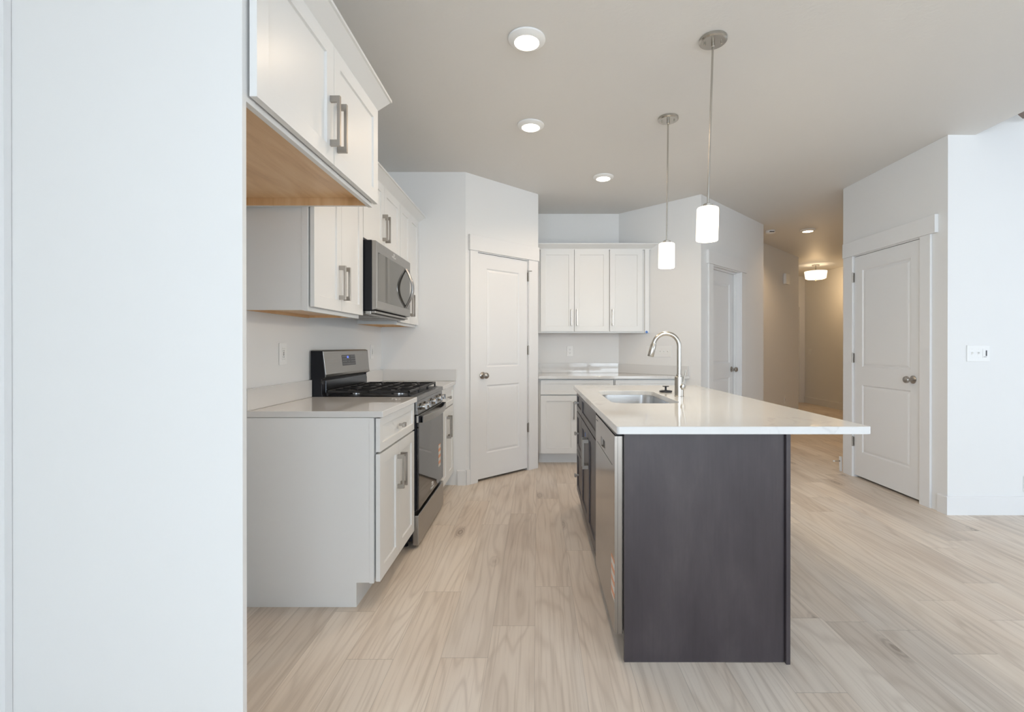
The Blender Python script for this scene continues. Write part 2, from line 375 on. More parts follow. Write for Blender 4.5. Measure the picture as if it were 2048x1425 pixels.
# ------------------------------------------------------------------ interior doors
def hinge(parent, x, z, name='hinge'):
    mb = MB().cyl((x, -.012, z-.045), (x, -.012, z+.045), .0065, n=12).box(x-.012, x+.012, -.006, -.002, z-.043, z+.043)
    mb.cyl((x, -.012, z+.045), (x, -.012, z+.051), .004, n=10)
    return mb.build(name, M['nickel'], parent, smooth=True)
def door(n, p0, ang, t0, t1, top, casl, casr, recess, hinges, knob_t, knob_side=1, headl=.03, headr=.03, wall_th=.12):
    f = bpy.data.objects.new('door_%d' % n, None); COL.objects.link(f); f['kind'] = 'structure'
    f.location = (p0[0], p0[1], 0); f.rotation_euler = (0, 0, R(ang))
    y = recess
    zs = (.245, .865, 1.03, top-.135)
    st = .105
    lf = MB().panel(t0+.003, t1-.003, .022, top-.006, y+.001, y+.036,
                    [(t0+st, t1-st, zs[0], zs[1]), (t0+st, t1-st, zs[2], zs[3])],
                    [(.003, .003), (.010, .010), (.014, .010), (.030, .004), (.042, .003)])
    leaf = lf.build('door_leaf', M['trim'], f)
    # casing and craftsman header
    c = MB().box(t0-casl, t0-.006, -.018, 0, 0, top+.006); c.build('casing', M['trim'], f, bevel=.002)
    c = MB().box(t1+.006, t1+casr, -.018, 0, 0, top+.006); c.build('casing', M['trim'], f, bevel=.002)
    c = MB().box(t0-casl-headl, t1+casr+headr, -.028, 0, top+.006, top+.142); c.build('header', M['trim'], f, bevel=.002)
    j = MB().box(t0-.006, t0+.0, -.002, wall_th, 0, top).box(t1, t1+.006, -.002, wall_th, 0, top).box(t0, t1, -.002, wall_th, top-.002, top+.006)
    if recess > .03: j.box(t0, t0+.012, y-.03, y-.002, 0, top).box(t1-.012, t1, y-.03, y-.002, 0, top).box(t0, t1, y-.03, y-.002, top-.016, top-.002)
    j.build('jamb', M['trim'], f)
    for hz in (hinges[1] if hinges else ()): hinge(f, hinges[0], hz)
    k = MB().lathe([(.032, 0), (.032, -.004), (.024, -.010), (.012, -.014), (.011, -.034), (.018, -.040), (.0265, -.048), (.028, -.056), (.024, -.066), (.012, -.071), (.001, -.072)], (knob_t, y, .955), 28, 'y')
    k.build('doorknob', M['nickel'], leaf, smooth=True)
    return f
d1 = door(1, (-.628, 4.185), PA, .128, .735, 2.062, .088, .130, 0, (.741, (.42, 1.18, 1.90)), .185, headl=.012, headr=.008)
d2 = door(2, (1.644, 4.794), 45, .25, .965, 2.062, .105, .105, .075, None, .905, headl=.03, headr=.03)
d3 = door(3, (2.965, 4.63), -90, .165, .94, 2.055, .135, .105, 0, (.160, (.33, 1.11, 1.86)), .865, headl=.0, headr=.055)
# hinge pin stop on the pantry door's top hinge
MB().cyl((.741, -.012, 1.955), (.741, -.012, 1.96), .008, n=12).tube([(.741, -.014, 1.957), (.760, -.040, 1.957)], .004, 10).tube([(.741, -.014, 1.957), (.715, -.032, 1.955)], .004, 10).build('hinge_pin_stop', M['nickel'], d1)
t_ = struct('trim_1', MB().box(5.60, 5.80, 10.372, 10.4, 2.07, 2.21).box(5.70, 5.79, 10.382, 10.4, 0, 2.07), M['trim'])
struct('trim_2', MB().box(WX, WX+.012, 1.2135, 1.2315, 0, 2.4), M['trim'])

# ------------------------------------------------------------------ cabinetry
def pull(parent, x, z0, z1, y, name='handle'):        # square arch pull, vertical
    w_ = .006
    mb = MB().box(x-w_, x+w_, y-.036, y-.025, z0, z1).box(x-w_, x+w_, y-.027, y, z0, z0+.022).box(x-w_, x+w_, y-.027, y, z1-.022, z1)
    return mb.build(name, M['nickel'], parent, bevel=.0012)
def knob(parent, x, z, y):
    return MB().box(x-.006, x+.006, y-.022, y, z-.006, z+.006).box(x-.019, x+.019, y-.034, y-.020, z-.011, z+.011).build('knob', M['nickel'], parent, bevel=.0015)
def shaker(parent, name, x0, x1, z0, z1, m_, st=.057, y=-.027):
    return MB().panel(x0, x1, z0, z1, y, y+.020, [(x0+st, x1-st, z0+st, z1-st)], [(.0015, .0085)]).build(name, m_, parent, bevel=.0012, merge=True)
def fronts(t, specs, m_):
    for s in specs:
        kind, x0, x1, z0, z1 = s[:5]; h = s[5] if len(s) > 5 else None
        d = shaker(t, kind, x0, x1, z0, z1, m_, .057 if kind == 'door' else .038)
        if h and h[0] == 'pull': pull(d, h[1], h[2], h[2]+.178, -.027)
        if h and h[0] == 'knob': knob(d, h[1], h[2], -.027)
def base_cab(name, label, loc, rz, wd, dep, specs, m_, toe=.075, side_to_floor=True, splits=(), body_poly=None):
    t = thing(name, label, 'cabinet', loc, rz)
    if body_poly: b = MB().prism(body_poly, .114, .883)
    else: b = MB().box(0, wd, .019, dep, .114, .883)
    b.build('body', m_, t)
    k = MB()
    if body_poly: k.box(.02, wd-.02, toe, toe+.2, 0, .114)
    else: k.box(0, wd, toe, dep, 0, .114)
    k.build('toe_kick', m_, t)
    f = MB().box(-.0012, .038, 0, .0195, .112, .883).box(wd-.038, wd, 0, .0195, .112, .883).box(.038, wd-.038, 0, .0195, .845, .883).box(.038, wd-.038, 0, .0195, .112, .150)
    for zz in splits: f.box(.038, wd-.038, 0, .0195, zz-.02, zz+.02)
    f.build('face_frame', m_, t, bevel=.001)
    fronts(t, specs, m_); return t
def upper_cab(name, label, loc, rz, wd, dep, z0, z1, specs, body_poly=None, recess=.014, under='maple'):
    t = thing(name, label, 'cabinet', loc, rz)
    if body_poly:
        MB().prism(body_poly, z0+recess, z1).build('body', M['cab'], t)
        MB().box(0, wd, 0, .0195, z0, z1).build('face_frame', M['cab'], t)
    else:
        MB().box(0, .013, .019, dep, z0, z1).box(wd-.013, wd, .019, dep, z0, z1).box(.013, wd-.013, .019, dep, z0+recess+.006, z1).build('body', M['cab'], t)
        MB().box(-.0012, .038, 0, .0195, z0-.004, z1).box(wd-.038, wd, 0, .0195, z0-.004, z1).box(.038, wd-.038, 0, .0195, z0-.004, z0+.034).box(.038, wd-.038, 0, .0195, z1-.05, z1).build('face_frame', M['cab'], t, bevel=.001)
        mb = MB().box(.0135, wd-.0135, .0195, dep-.001, z0+recess, z0+recess+.006)
        mb.box(.0132, .0185, .0195, dep-.001, z0+.001, z0+recess+.001).box(wd-.0185, wd-.0132, .0195, dep-.001, z0+.001, z0+recess+.001).box(.0185, wd-.0185, dep-.012, dep-.002, z0-.001, z0+recess)
        o = mb.build('underside', M[under], t); o['label'] = 'natural maple underside'
    fronts(t, specs, M['cab']); return t
def pair(wd, z0, z1, hz, g=.003, e=.004, mid=None):
    c = wd/2 if mid is None else mid
    return [('door', e, c-g/2, z0, z1, ('pull', c-.030, hz)), ('door', c+g/2, wd-e, z0, z1, ('pull', c+.030, hz))]

FX = -.761                                             # face frame plane of the left base run
# fridge end panel
pn = MB().box(WX, -.761, 1.2325, 1.2505, 0, 2.31).build('end_panel', M['cab'], bevel=.001)
tag(pn, 'tall white flat end panel filling the left side of the photo beside the fridge space', 'panel')
# above the fridge space
t = upper_cab('wall_cabinet', 'deep white two-door cabinet hung high over the empty fridge space, wood underside showing', (-.762, 1.2515, 0), 90, .955, .604, 1.862, 2.305,
          pair(.955, 1.872, 2.305, 1.928, e=.002), recess=.035)
def crown(t, x0, x1, z, left_ret=None, right_ret=None, y0=0.0):
    # sloped cornice with a small lip; local coordinates, wall side is +y
    prof = [(.0, z-.012), (-.024, z-.012), (-.026, z-.002), (-.083, z+.034), (-.092, z+.034), (-.092, z+.045), (.0, z+.045)]
    mb = MB().prismx(prof, x0, x1)
    return mb
m_ = crown(None, 0, .955+.0, 2.305, y0=.0)
m_.build('crown_moulding', M['cab'], t)
# left upper run
tA = upper_cab('wall_cabinet', 'white two-door wall cabinet just left of the microwave', (-1.066, 2.222, 0), 90, .630, .300, 1.386, 2.305, pair(.630, 1.402, 2.305, 1.462))
MB().box(-.003, -.0003, 0, .028, 1.384, 2.305).build('end_stile', M['cab'], tA, bevel=.0006)
tB = upper_cab('wall_cabinet', 'short white two-door wall cabinet directly above the microwave', (-1.066, 2.853, 0), 90, .767, .300, 1.858, 2.305, pair(.767, 1.870, 2.305, 1.925, mid=.39))
tC = upper_cab('wall_cabinet', 'white two-door wall cabinet right of the microwave in the corner', (-1.066, 3.621, 0), 90, .563, .300, 1.386, 2.305, pair(.563, 1.402, 2.305, 1.462))
for tt, L in ((tA, .630), (tB, .767), (tC, .563)): crown(None, 0, L, 2.305).build('crown_moulding', M['cab'], tt)

bs = lambda wd: [('drawer', .004, wd-.004, .722, .880, ('knob', wd/2, .800))] + [
    ('door', .004, wd/2-.0015, .116, .712, ('pull', wd/2-.030, .470)), ('door', wd/2+.0015, wd-.004, .116, .712, ('pull', wd/2+.030, .470))]
tD = base_cab('base_cabinet', 'white base cabinet with drawer and two doors, left of the gas range', (FX, 2.2235, 0), 90, .630, .604, bs(.630), M['cab'], toe=.082, splits=(.716,))
MB().box(-.0032, -.0003, 0, .020, .112, .883).build('end_stile', M['cab'], tD, bevel=.0006)
base_cab('base_cabinet', 'white base cabinet with drawer and two doors, between the gas range and corner', (FX, 3.6235, 0), 90, .560, .604, bs(.560), M['cab'], toe=.082, splits=(.716,))

def slab(name, poly, label, z0=.885, z1=.9145, cat='countertop'):
    o = MB().prism(poly, z0, z1).build(name, M['quartz'], bevel=.003, seg=3); return tag(o, label, cat)
ct = slab('countertop', [(WX+.001, 2.219), (-.718, 2.219), (-.718, 2.856), (WX+.001, 2.856)], 'white quartz countertop left of the range with a short backsplash')
o = MB().box(WX+.001, WX+.020, 2.219, 2.856, .915, 1.016).build('backsplash', M['quartz'], ct, bevel=.0015)
ct = slab('countertop', [(WX+.001, 3.622), (-.715, 3.622), (-.715, 4.184), (WX+.001, 4.184)], 'white quartz countertop right of the range, against the corner')
MB().box(WX+.001, WX+.020, 3.622, 4.184, .915, 1.016).box(WX+.020, -.705, 4.165, 4.184, .915, 1.016).build('backsplash', M['quartz'], ct, bevel=.0015)

# back wall kitchen run (faces the camera)
YB = 4.907
sp = [('drawer', .022, .765, .722, .872), ('door', .022, .392, .116, .712, ('pull', .362, .470)), ('door', .395, .765, .116, .712, ('pull', .425, .470))]
t = base_cab('base_cabinet', 'white base cabinet on back wall beside pantry door, one wide drawer front', (.014, YB+.027, 0), 0, .775, .565, sp, M['cab'], splits=(.716,))
sp = [('drawer', .010, .728, .722, .872), ('door', .010, .368, .116, .712, ('pull', .338, .470)), ('door', .371, .728, .116, .712, ('pull', .401, .470))]
poly = [(0, .019), (.70, .019), (.13, .560), (0, .560)]
base_cab('base_cabinet', 'white base cabinet on back wall mostly hidden behind the island and faucet', (.793, YB+.0265, 0), 0, .735, .5, sp, M['cab'], splits=(.716,), body_poly=poly)
ct = slab('countertop', [(.011, 5.499), (.011, 4.872), (1.555, 4.872), (1.555, 4.880), (.937, 5.499)], 'white quartz countertop on the back wall, tapering along the angled wall')
MB().box(.011, .930, 5.480, 5.499, .915, 1.026).build('backsplash', M['quartz'], ct, bevel=.0015)
o = MB().box(0, .868, -.020, -.001, .915, 1.016).build('backsplash', M['quartz'], ct, bevel=.0015); o.location = (.938, 5.499, 0); o.rotation_euler = (0, 0, R(-45))
YU = 5.195
W3 = 1.218
sp = [('door', .024, .388, 1.381, 2.272, ('pull', .360, 1.443)), ('door', .392, .766, 1.381, 2.272, ('pull', .420, 1.443)), ('door', .778, 1.132, 1.381, 2.272, ('pull', .806, 1.443))]
t = upper_cab('wall_cabinet', 'three-door white wall cabinet on the back wall beside the pantry corner', (.013, YU+.027, 0), 0, 1.222, .284, 1.365, 2.285, sp,
              body_poly=[(0, .019), (1.170, .019), (.92, .262), (.92, .277), (0, .277)], recess=.012)
o = MB().prism([(.01, .02), (1.16, .02), (.91, .262), (.01, .262)], 1.3745, 1.3765).build('underside', M['maple'], t); o['label'] = 'natural maple underside'
MB().box(1.158, 1.205, -.026, -.0005, 1.366, 2.272).build('filler', M['cab'], t, bevel=.001)
crown(None, 0, 1.29, 2.283, y0=0).build('crown_moulding', M['cab'], t)
o = MB().box(-.012, .012, -.004, 0, -.011, .011).build('painters_tape', M['tape']); o.location = (1.190, YU-.001, 1.374); o.rotation_euler = (0, R(40), 0)
tag(o, 'blue scrap of tape on the lower right corner of the back wall cabinet', 'tape')

# ------------------------------------------------------------------ island
IX = .333
def isl(y): return (IX, y, 0)
t = base_cab('island_drawer_cabinet', 'dark-stained stack of three drawers at the far end of the island', isl(3.690), -90, .382, .612,
    [('drawer', .004, .378, .728, .880, ('knob', .19, .804)), ('drawer', .004, .378, .436, .720, ('knob', .19, .578)), ('drawer', .004, .378, .116, .428, ('knob', .19, .272))], M['dark'], splits=(.724, .432))
t = base_cab('island_sink_cabinet', 'dark-stained two-door sink cabinet in the island beside the dishwasher', isl(3.306), -90, .825, .612,
    [('drawer', .004, .821, .728, .880), ('door', .004, .411, .116, .720, ('pull', .380, .480)), ('door', .414, .821, .116, .720, ('pull', .445, .480))], M['dark'], splits=(.724,))
# carve the sink cabinet body open for the bowl
for o in t.children:
    if o.name.startswith('body'):
        me = MB().box(0, .825, .60, .612, .114, .883).box(0, .018, .019, .60, .114, .883).box(.807, .825, .019, .60, .114, .883).box(.018, .807, .019, .60, .114, .13)
        new = me.build('body', M['dark'], t); bpy.data.objects.remove(o); break
e = MB().box(.335, .949, 1.834, 1.853, 0, .884).build('island_end_panel', M['dark'], bevel=.0008)
tag(e, 'broad dark-stained wood end panel of the island facing the camera', 'panel')
e = MB().box(.950, .9665, 1.819, 3.692, 0, .884).build('island_back_panel', M['dark'], bevel=.002)
tag(e, 'dark-stained panel closing the seating side of the island, seen edge on', 'panel')

# island top with sink cutout
def rrect(x0, x1, y0, y1, r, n=8):
    pts = []
    for cx, cy, a0 in ((x1-r, y1-r, 0), (x0+r, y1-r, 90), (x0+r, y0+r, 180), (x1-r, y0+r, 270)):
        for k in range(n+1):
            a = R(a0+90*k/n); pts.append((cx+r*math.cos(a), cy+r*math.sin(a)))
    return pts
def holed_slab(name, outer, inner, z0, z1, mt, parent=None, **kw):
    """ring between two loops of equal point count"""
    n = len(outer); mb = MB()
    vs = [(x,y,z1) for x,y in outer]+[(x,y,z1) for x,y in inner]+[(x,y,z0) for x,y in outer]+[(x,y,z0) for x,y in inner]
    fs = []
    for i in range(n):
        j = (i+1) % n
        fs += [(i,j,n+j,n+i), (2*n+j,2*n+i,3*n+i,3*n+j), (2*n+i,2*n+j,j,i), (n+i,n+j,3*n+j,3*n+i)]
    return mb.add(vs, fs).build(name, mt, parent, **kw)
SX0, SX1, SY0, SY1 = .402, .772, 2.53, 3.26
inner = rrect(SX0, SX1, SY0, SY1, .085, 8)
ox0, ox1, oy0, oy1 = .299, 1.257, 1.792, 3.712
outer = []
cx, cy = (SX0+SX1)/2, (SY0+SY1)/2
for (x, y) in inner:                                     # project radially onto the outer rectangle by corner grouping
    outer.append(None)
N = len(inner); seg = N//4
corners = [(ox1, oy1), (ox0, oy1), (ox0, oy0), (ox1, oy0)]
r_ = .012
for c in range(4):
    kx, ky = corners[c]; sx = 1 if kx > 1 else -1; sy = 1 if ky > 3 else -1
    ccx, ccy = kx - sx*r_, ky - sy*r_
    a0 = [0, 90, 180, 270][c]
    for k in range(seg):
        a = R(a0+90*k/(seg-1)); px_, py_ = ccx+r_*math.cos(a), ccy+r_*math.sin(a)
        outer[c*seg+k] = (px_-.0095*(py_-1.792), py_)
it = holed_slab('island_countertop', outer, inner, .885, .9145, M['quartz'], bevel=.003, seg=3)
tag(it, 'large white quartz island countertop with rounded sink cutout and seating overhang', 'countertop')
# undermount sink
lo = [rrect(SX0-.004+d, SX1+.004-d, SY0-.004+d, SY1+.004-d, max(.085-d*.4, .03), 8) for d in (0, .002, .010, .024, .05)]
zz = [.8845, .80, .70, .682, .676]
mb = MB(); vs = []; n = len(lo[0])
rim = rrect(SX0-.012, SX1+.012, SY0-.020, SY1+.020, .09, 8)
loops = [(rim, .8845)] + list(zip(lo, zz))
for lp, z in loops: vs += [(x,y,z) for x,y in lp]
fs = [(a*n+(i+1)%n, a*n+i, (a+1)*n+i, (a+1)*n+(i+1)%n) for a in range(len(loops)-1) for i in range(n)]
fs.append(tuple(range((len(loops)-1)*n, len(loops)*n)))
mb.add(vs, fs)
sk = thing('kitchen_sink', 'stainless undermount single bowl sink set in the island countertop', 'sink', (0, 0, 0))
mb.build('bowl', M['sink'], sk, smooth=True)
MB().lathe([(.045, .6765), (.045, .679), (.036, .679), (.030, .6775), (.001, .6775)], (cx, cy, 0), 28).build('drain', M['chrome'], sk, smooth=True)

# faucet
fx, fy, z0 = .857, 2.885, .9145
fa = thing('kitchen_faucet', 'brushed nickel gooseneck pull-down faucet standing on the island behind the sink', 'faucet', (fx, fy, z0))
MB().lathe([(.0285, 0), (.0285, .002), (.0268, .004), (.0268, .119), (.0245, .1205), (.001, .1205)]).build('faucet_body', M['satin'], fa, smooth=True)
MB().lathe([(.0172, .118), (.0172, .134), (.0148, .136), (.001, .136)]).build('collar', M['satin'], fa, smooth=True)
path = [(0, 0, .13), (0, 0, .20), (0, 0, .29)]
rr = .078; zc = .302
for k in range(0, 19):
    a = R(180*k/18*0.92); path.append((-rr+rr*math.cos(a), 0, zc+rr*math.sin(a)))
MB().tube(path, .0132, 20).build('spout', M['satin'], fa, smooth=True)
p = Vector(path[-1]); d = (Vector(path[-1])-Vector(path[-2])).normalized(); d = Vector((-.24, 0, -.97)).normalized()
MB().tube([p-d*.004, p+d*.004, p+d*.010, p+d*.080, p+d*.083], [.0138, .0138, .0170, .0188, .0170], 24).tube([p+d*.0825, p+d*.0835], .0145, 20).build('spray_head', M['satin'], fa, smooth=True)
q = Vector((.020, -.030, .060))
hb = MB().tube([(0, 0, .060), tuple(q*1.0), (q.x*1.02, q.y*1.02, .060)], [.0175, .0175, .016], 24).build('handle', M['satin'], fa, smooth=True)
b0 = Vector((q.x*.75, q.y*.75, .074))
MB().tube([b0, b0+Vector((.010, -.004, .045)), b0+Vector((.016, -.006, .088))], [.0042, .0038, .0032], 10).build('lever', M['satin'], hb, smooth=True)
# stopper
stp = thing('sink_stopper', 'small black rubber sink stopper standing on the island by the faucet', 'stopper', (.849, 3.155, .9145))
MB().lathe([(.034, 0), (.0415, .003), (.0415, .009), (.030, .012), (.010, .014), (.001, .014)]).build('plug', M['rubber'], stp, smooth=True)
MB().lathe([(.0065, .013), (.0065, .034), (.020, .036), (.021, .040), (.001, .041)]).build('knob', M['rubber'], stp, smooth=True)

# dishwasher (faces -x, local x runs toward the camera)
dw = thing('dishwasher', 'stainless steel dishwasher built in at the near end of the island', 'dishwasher', (.302, 2.463, 0), -90)
MB().box(.004, .601, .034, .60, .105, .868).build('tub', M['black'], dw)
MB().box(.006, .599, .004, .034, .8685, .879).build('gap_shade_strip', M['black'], dw)  # black strip put in for the shade in the gap under the countertop
MB().box(.01, .595, .09, .10, .005, .105).build('kick_plate', M['black'], dw)
# door with a pocket handle
y0 = 0.0
xs = (.003, .602); pz = (.746, .792); px = (.200, .335)
dd = MB().box(xs[0], xs[1], y0+.012, y0+.032, .093, .866)
dd.panel(xs[0], xs[1], .093, .866, y0, y0+.012, [(px[0], px[1], pz[0], pz[1])], [(.002, .001), (.006, .0105)])
do = dd.build('door', M['steel_dw'], dw, bevel=.0006)
MB().box(px[0]+.006, px[1]-.006, y0+.0095, y0+.0100, pz[0]+.006, pz[1]-.006).build('handle_pocket', M['panelgrey'], do)
MB().box(.06, .54, -.0006, 0, .738, .7395).build('seam', M['slot'], do)
MB().box(.03, .085, -.0006, 0, .842, .845).build('vent_slot', M['slot'], do)
MB().box(.520, .598, -.0008, -.0001, .215, .375).build('energy_label', M['label'], do)['label'] = 'orange and white striped label'
o = MB().box(-.007, .007, -.0405, -.0385, -.012, .012).build('painters_tape', M['tape']); o.location = (.300, 2.925, .690); o.rotation_euler = (0, 0, R(-90))
o.location = (.2995+.034, 2.925, .676)
tag(o, 'blue scrap of tape above the handle of the dark sink cabinet door', 'tape')

# ------------------------------------------------------------------ gas range (faces +x; local x runs away from camera)
rg = thing('gas_range', 'stainless and black freestanding gas range between the white base cabinets', 'stove', (-.745, 2.859, 0), 90)
RW = .760
MB().box(.001, RW-.001, .004, .600, .045, .893).build('body', M['black'], rg, bevel=.002)
for fxx in (.05, RW-.05):
    for fyy in (.06, .55): MB().cyl((fxx, fyy, 0), (fxx, fyy, .046), .018, n=16).build('foot', M['black'], rg)
sd = MB().box(.002, RW-.002, -.033, .003, .020, .200).build('storage_drawer', M['steel'], rg, bevel=.004)
od = MB().box(.002, RW-.002, -.020, .003, .226, .800).build('oven_door', M['black'], rg, bevel=.003)
MB().box(.012, RW-.006, -.0325, -.0202, .230, .757).build('door_glass', M['glass'], od, bevel=.003)
MB().box(.002, RW-.002, -.0330, -.0202, .757, .800).build('door_trim', M['steel'], od, bevel=.002)
# bowed handle
n = 18; hp = []
for k in range(n+1):
    s_ = k/n; xx = .012 + s_*(RW-.024); hp.append((xx, -.046-.036*math.sin(math.pi*s_)**.8, .775))
hb = MB()
vs = []
for (xx, yy, zz) in hp: vs += [(xx, yy-.008, zz-.021), (xx, yy-.008, zz+.021), (xx, yy+.006, zz+.016), (xx, yy+.006, zz-.016)]
fs = [(4*i+k, 4*i+(k+1)%4, 4*i+4+(k+1)%4, 4*i+4+k) for i in range(n) for k in range(4)] + [(3,2,1,0), (4*n,4*n+1,4*n+2,4*n+3)]
hb.add(vs, fs); hd = hb.build('handle', M['steel'], od, bevel=.003, smooth=True)
for xx in (.012, RW-.042): MB().box(xx, xx+.030, -.056, -.0325, .757, .797).build('handle_bracket', M['black'], hd, bevel=.002)
MB().box(.585, .655, -.0334, -.0326, .345, .505).build('energy_label', M['label'], od)['label'] = 'pale orange striped label'
# control panel (sloped) and knobs
cp = MB().prismx([(-.030, .805), (.003, .805), (.003, .885), (-.022, .885)], .002, RW-.002).build('control_panel', M['midsteel'], rg, bevel=.002)
for kx in (.085, .195, .380, .565, .675):
    kb = MB().lathe([(.021, 0), (.021, -.006), (.017, -.008), (.017, -.026), (.015, -.029), (.001, -.029)], (kx, -.027, .846), 28, 'y')
    ko = kb.build('knob', M['steel'], cp, smooth=True)
    MB().box(kx-.0055, kx+.0055, -.067, -.050, .828, .864).build('grip', M['chrome'], ko, bevel=.002)
# cooktop
ck = MB().box(-.0, RW, -.030, .012, .888, .915).build('front_rail', M['midsteel'], rg, bevel=.003)
ckt = MB().box(0, RW, .010, .535, .893, .918).build('cooktop', M['black'], rg, bevel=.006)
bi = 0
for bx, by, br in ((.16, .13, .046), (.16, .40, .036), (.60, .13, .050), (.60, .40, .036), (.38, .265, .045)):
    b = MB().lathe([(br, .918), (br, .926), (br*.8, .929), (.001, .929)], (bx, by, 0), 28).build('burner', M['chrome'], ckt, smooth=True)
    MB().lathe([(br*.78, .929), (br*.78, .934), (br*.6, .937), (.001, .937)], (bx, by, 0), 28).build('burner_cap', M['iron'], b, smooth=True)
for gi in range(3):
    a, b = .012+gi*.246, .012+(gi+1)*.246-.004
    g = MB(); zt, zb, bw = .950, .936, .011
    g.box(a, b, .022, .022+bw, zb, zt).box(a, b, .515, .526, zb, zt).box(a, a+bw, .022, .526, zb, zt).box(b-bw, b, .022, .526, zb, zt)
    c = (a+b)/2
    g.box(a, b, .270-bw/2, .270+bw/2, zb, zt)
    if gi != 1:
        for yc in (.14, .40):
            g.box(a+bw, c-.028, yc-.005, yc+.005, zb, zt).box(c+.028, b-bw, yc-.005, yc+.005, zb, zt)
            g.box(c-.005, c+.005, yc-.115, yc-.028, zb, zt).box(c-.005, c+.005, yc+.028, yc+.115, zb, zt)
    else:
        for yc in (.10, .19, .35, .44): g.box(a+bw, b-bw, yc-.005, yc+.005, zb, zt)
        g.box(c-.005, c+.005, .03, .52, zb, zt)
    for xx in (a, b-bw):
        for yy in (.022, .515): g.box(xx, xx+bw, yy, yy+bw, .918, zb)
    g.build('grate', M['iron'], rg, bevel=.002)
# backguard
MB().prismx([(.537, .893), (.598, .893), (.598, 1.02), (.560, 1.02), (.545, .99), (.545, .93)], .001, RW-.001).build('riser', M['black'], rg, bevel=.003)
MB().box(.05, RW-.02, .5415, .5455, .932, 1.008).build('vent_trim', M['darksteel'], rg, bevel=.006)
bgd = MB().prismx([(.527, 1.030), (.524, 1.046), (.541, 1.185), (.548, 1.195), (.610, 1.195), (.610, 1.018), (.560, 1.018)], .010, RW-.010).build('backguard', M['steel'], rg, bevel=.002)
MB().prismx([(.527, 1.030), (.543, 1.190), (.6105, 1.190), (.6105, .893), (.550, .893), (.550, 1.018)], 0.0, .0095).build('end_cap', M['black'], bgd)
MB().prismx([(.527, 1.030), (.543, 1.190), (.6105, 1.190), (.6105, .893), (.550, .893), (.550, 1.018)], RW-.0095, RW).build('end_cap', M['black'], bgd)
sl = (.541-.524)/(1.185-1.046)
def onface(x0, x1, za, zb, out):
    ya = .524+(za-1.046)*sl; yb = .524+(zb-1.046)*sl
    return MB().prismx([(ya-out, za), (yb-out, zb), (yb+.0005, zb), (ya+.0005, za)], x0, x1)
kp = onface(.270, .495, 1.090, 1.160, .0012).build('keypad', M['panelgrey'], bgd)
onface(.352, .380, 1.138, 1.153, .0018).build('clock_display', M['lcd'], kp)
kk = MB()
for rr_ in range(4):
    for cc in range(9):
        if rr_ == 0 and 3 <= cc <= 5: continue
        if rr_ in (1, 2) and cc in (3, 5): continue
        x_ = .282+cc*.0245; z_ = 1.150-rr_*.0165
        ya = .524+(z_-1.046)*sl; kk.box(x_, x_+.006, ya-.0022, ya-.0008, z_-.0012, z_+.0012)
kk.build('button_marks', M['logo'], kp)

def text(s, size, mt, parent, loc, rot, name='logo'):
    c = bpy.data.curves.new('t', 'FONT'); c.body = s; c.size = size; c.extrude = .0003; c.align_x = 'CENTER'; c.align_y = 'CENTER'
    tmp = bpy.data.objects.new('t', c); COL.objects.link(tmp)
    me = bpy.data.meshes.new_from_object(tmp.evaluated_get(bpy.context.evaluated_depsgraph_get()))
    bpy.data.objects.remove(tmp); me.materials.clear(); me.materials.append(mt)
    o = bpy.data.objects.new(name, me); COL.objects.link(o); o.parent = parent; o.location = loc; o.rotation_euler = rot
    return o
def swirl(parent, x, z, y, s, mt):
    mb = MB()
    for a, b in ((1.0, .42), (.62, .26)):
        pts = [(x+s*a*math.cos(R(q)), y, z+s*b*math.sin(R(q))) for q in range(-150, 151, 20)]
        mb.tube(pts, s*.06, 6)
    return mb.build('emblem', mt, parent)
text('Whirlpool', .026, M['logo'], od, (.380, -.0332, .262), (R(90), 0, 0)); swirl(od, .380, .288, -.0332, .026, M['logo'])

# ------------------------------------------------------------------ microwave
mw = thing('microwave', 'stainless over-the-range microwave hung above the gas range', 'microwave', (-.990, 2.860, 0), 90)
MB().box(0, .757, .002, .376, 1.432, 1.856).build('body', M['black'], mw, bevel=.002)
md = MB().prismx([(.000, 1.436), (-.022, 1.440), (-.028, 1.446), (-.028, 1.846), (-.022, 1.852), (.000, 1.854)], 0, .757).build('door', M['steel'], mw, bevel=.0015)
MB().box(.030, .735, -.0290, -.0278, 1.492, 1.786).build('door_window', M['mglass'], md)
hp = []
for k in range(21):
    s_ = k/20; hp.append((.628, -.030-.052*math.sin(math.pi*s_), 1.498+s_*.284))
hh = MB(); vs = []
for i, (xx, yy, zz) in enumerate(hp):
    wd_ = .011+.011*math.sin(math.pi*i/20)
    for a in range(12):
        q = 2*math.pi*a/12; vs.append((xx+wd_*math.cos(q), yy+.011*math.sin(q), zz))
fs = [(12*i+k, 12*i+(k+1)%12, 12*i+12+(k+1)%12, 12*i+12+k) for i in range(20) for k in range(12)] + [tuple(range(12))[::-1], tuple(range(240, 252))]
hh.add(vs, fs).build('handle', M['chrome'], md, smooth=True)
text('Whirlpool', .020, M['logo'], md, (.345, -.0284, 1.812), (R(90), 0, 0)); swirl(md, .345, 1.828, -.0284, .018, M['logo'])
MB().box(.010, .747, .010, .330, 1.410, 1.431).box(.02, .737, -.015, .010, 1.418, 1.431).build('vent_base', M['steel'], mw, bevel=.002)
MB().box(.060, .330, .060, .28, 1.407, 1.4095).build('grease_filter', M['filter'], mw)
MB().box(.430, .700, .060, .28, 1.407, 1.4095).build('grease_filter', M['filter'], mw)
MB().box(.06, .700, -.008, .004, 1.4155, 1.4178).build('air_slot', M['slot'], mw)

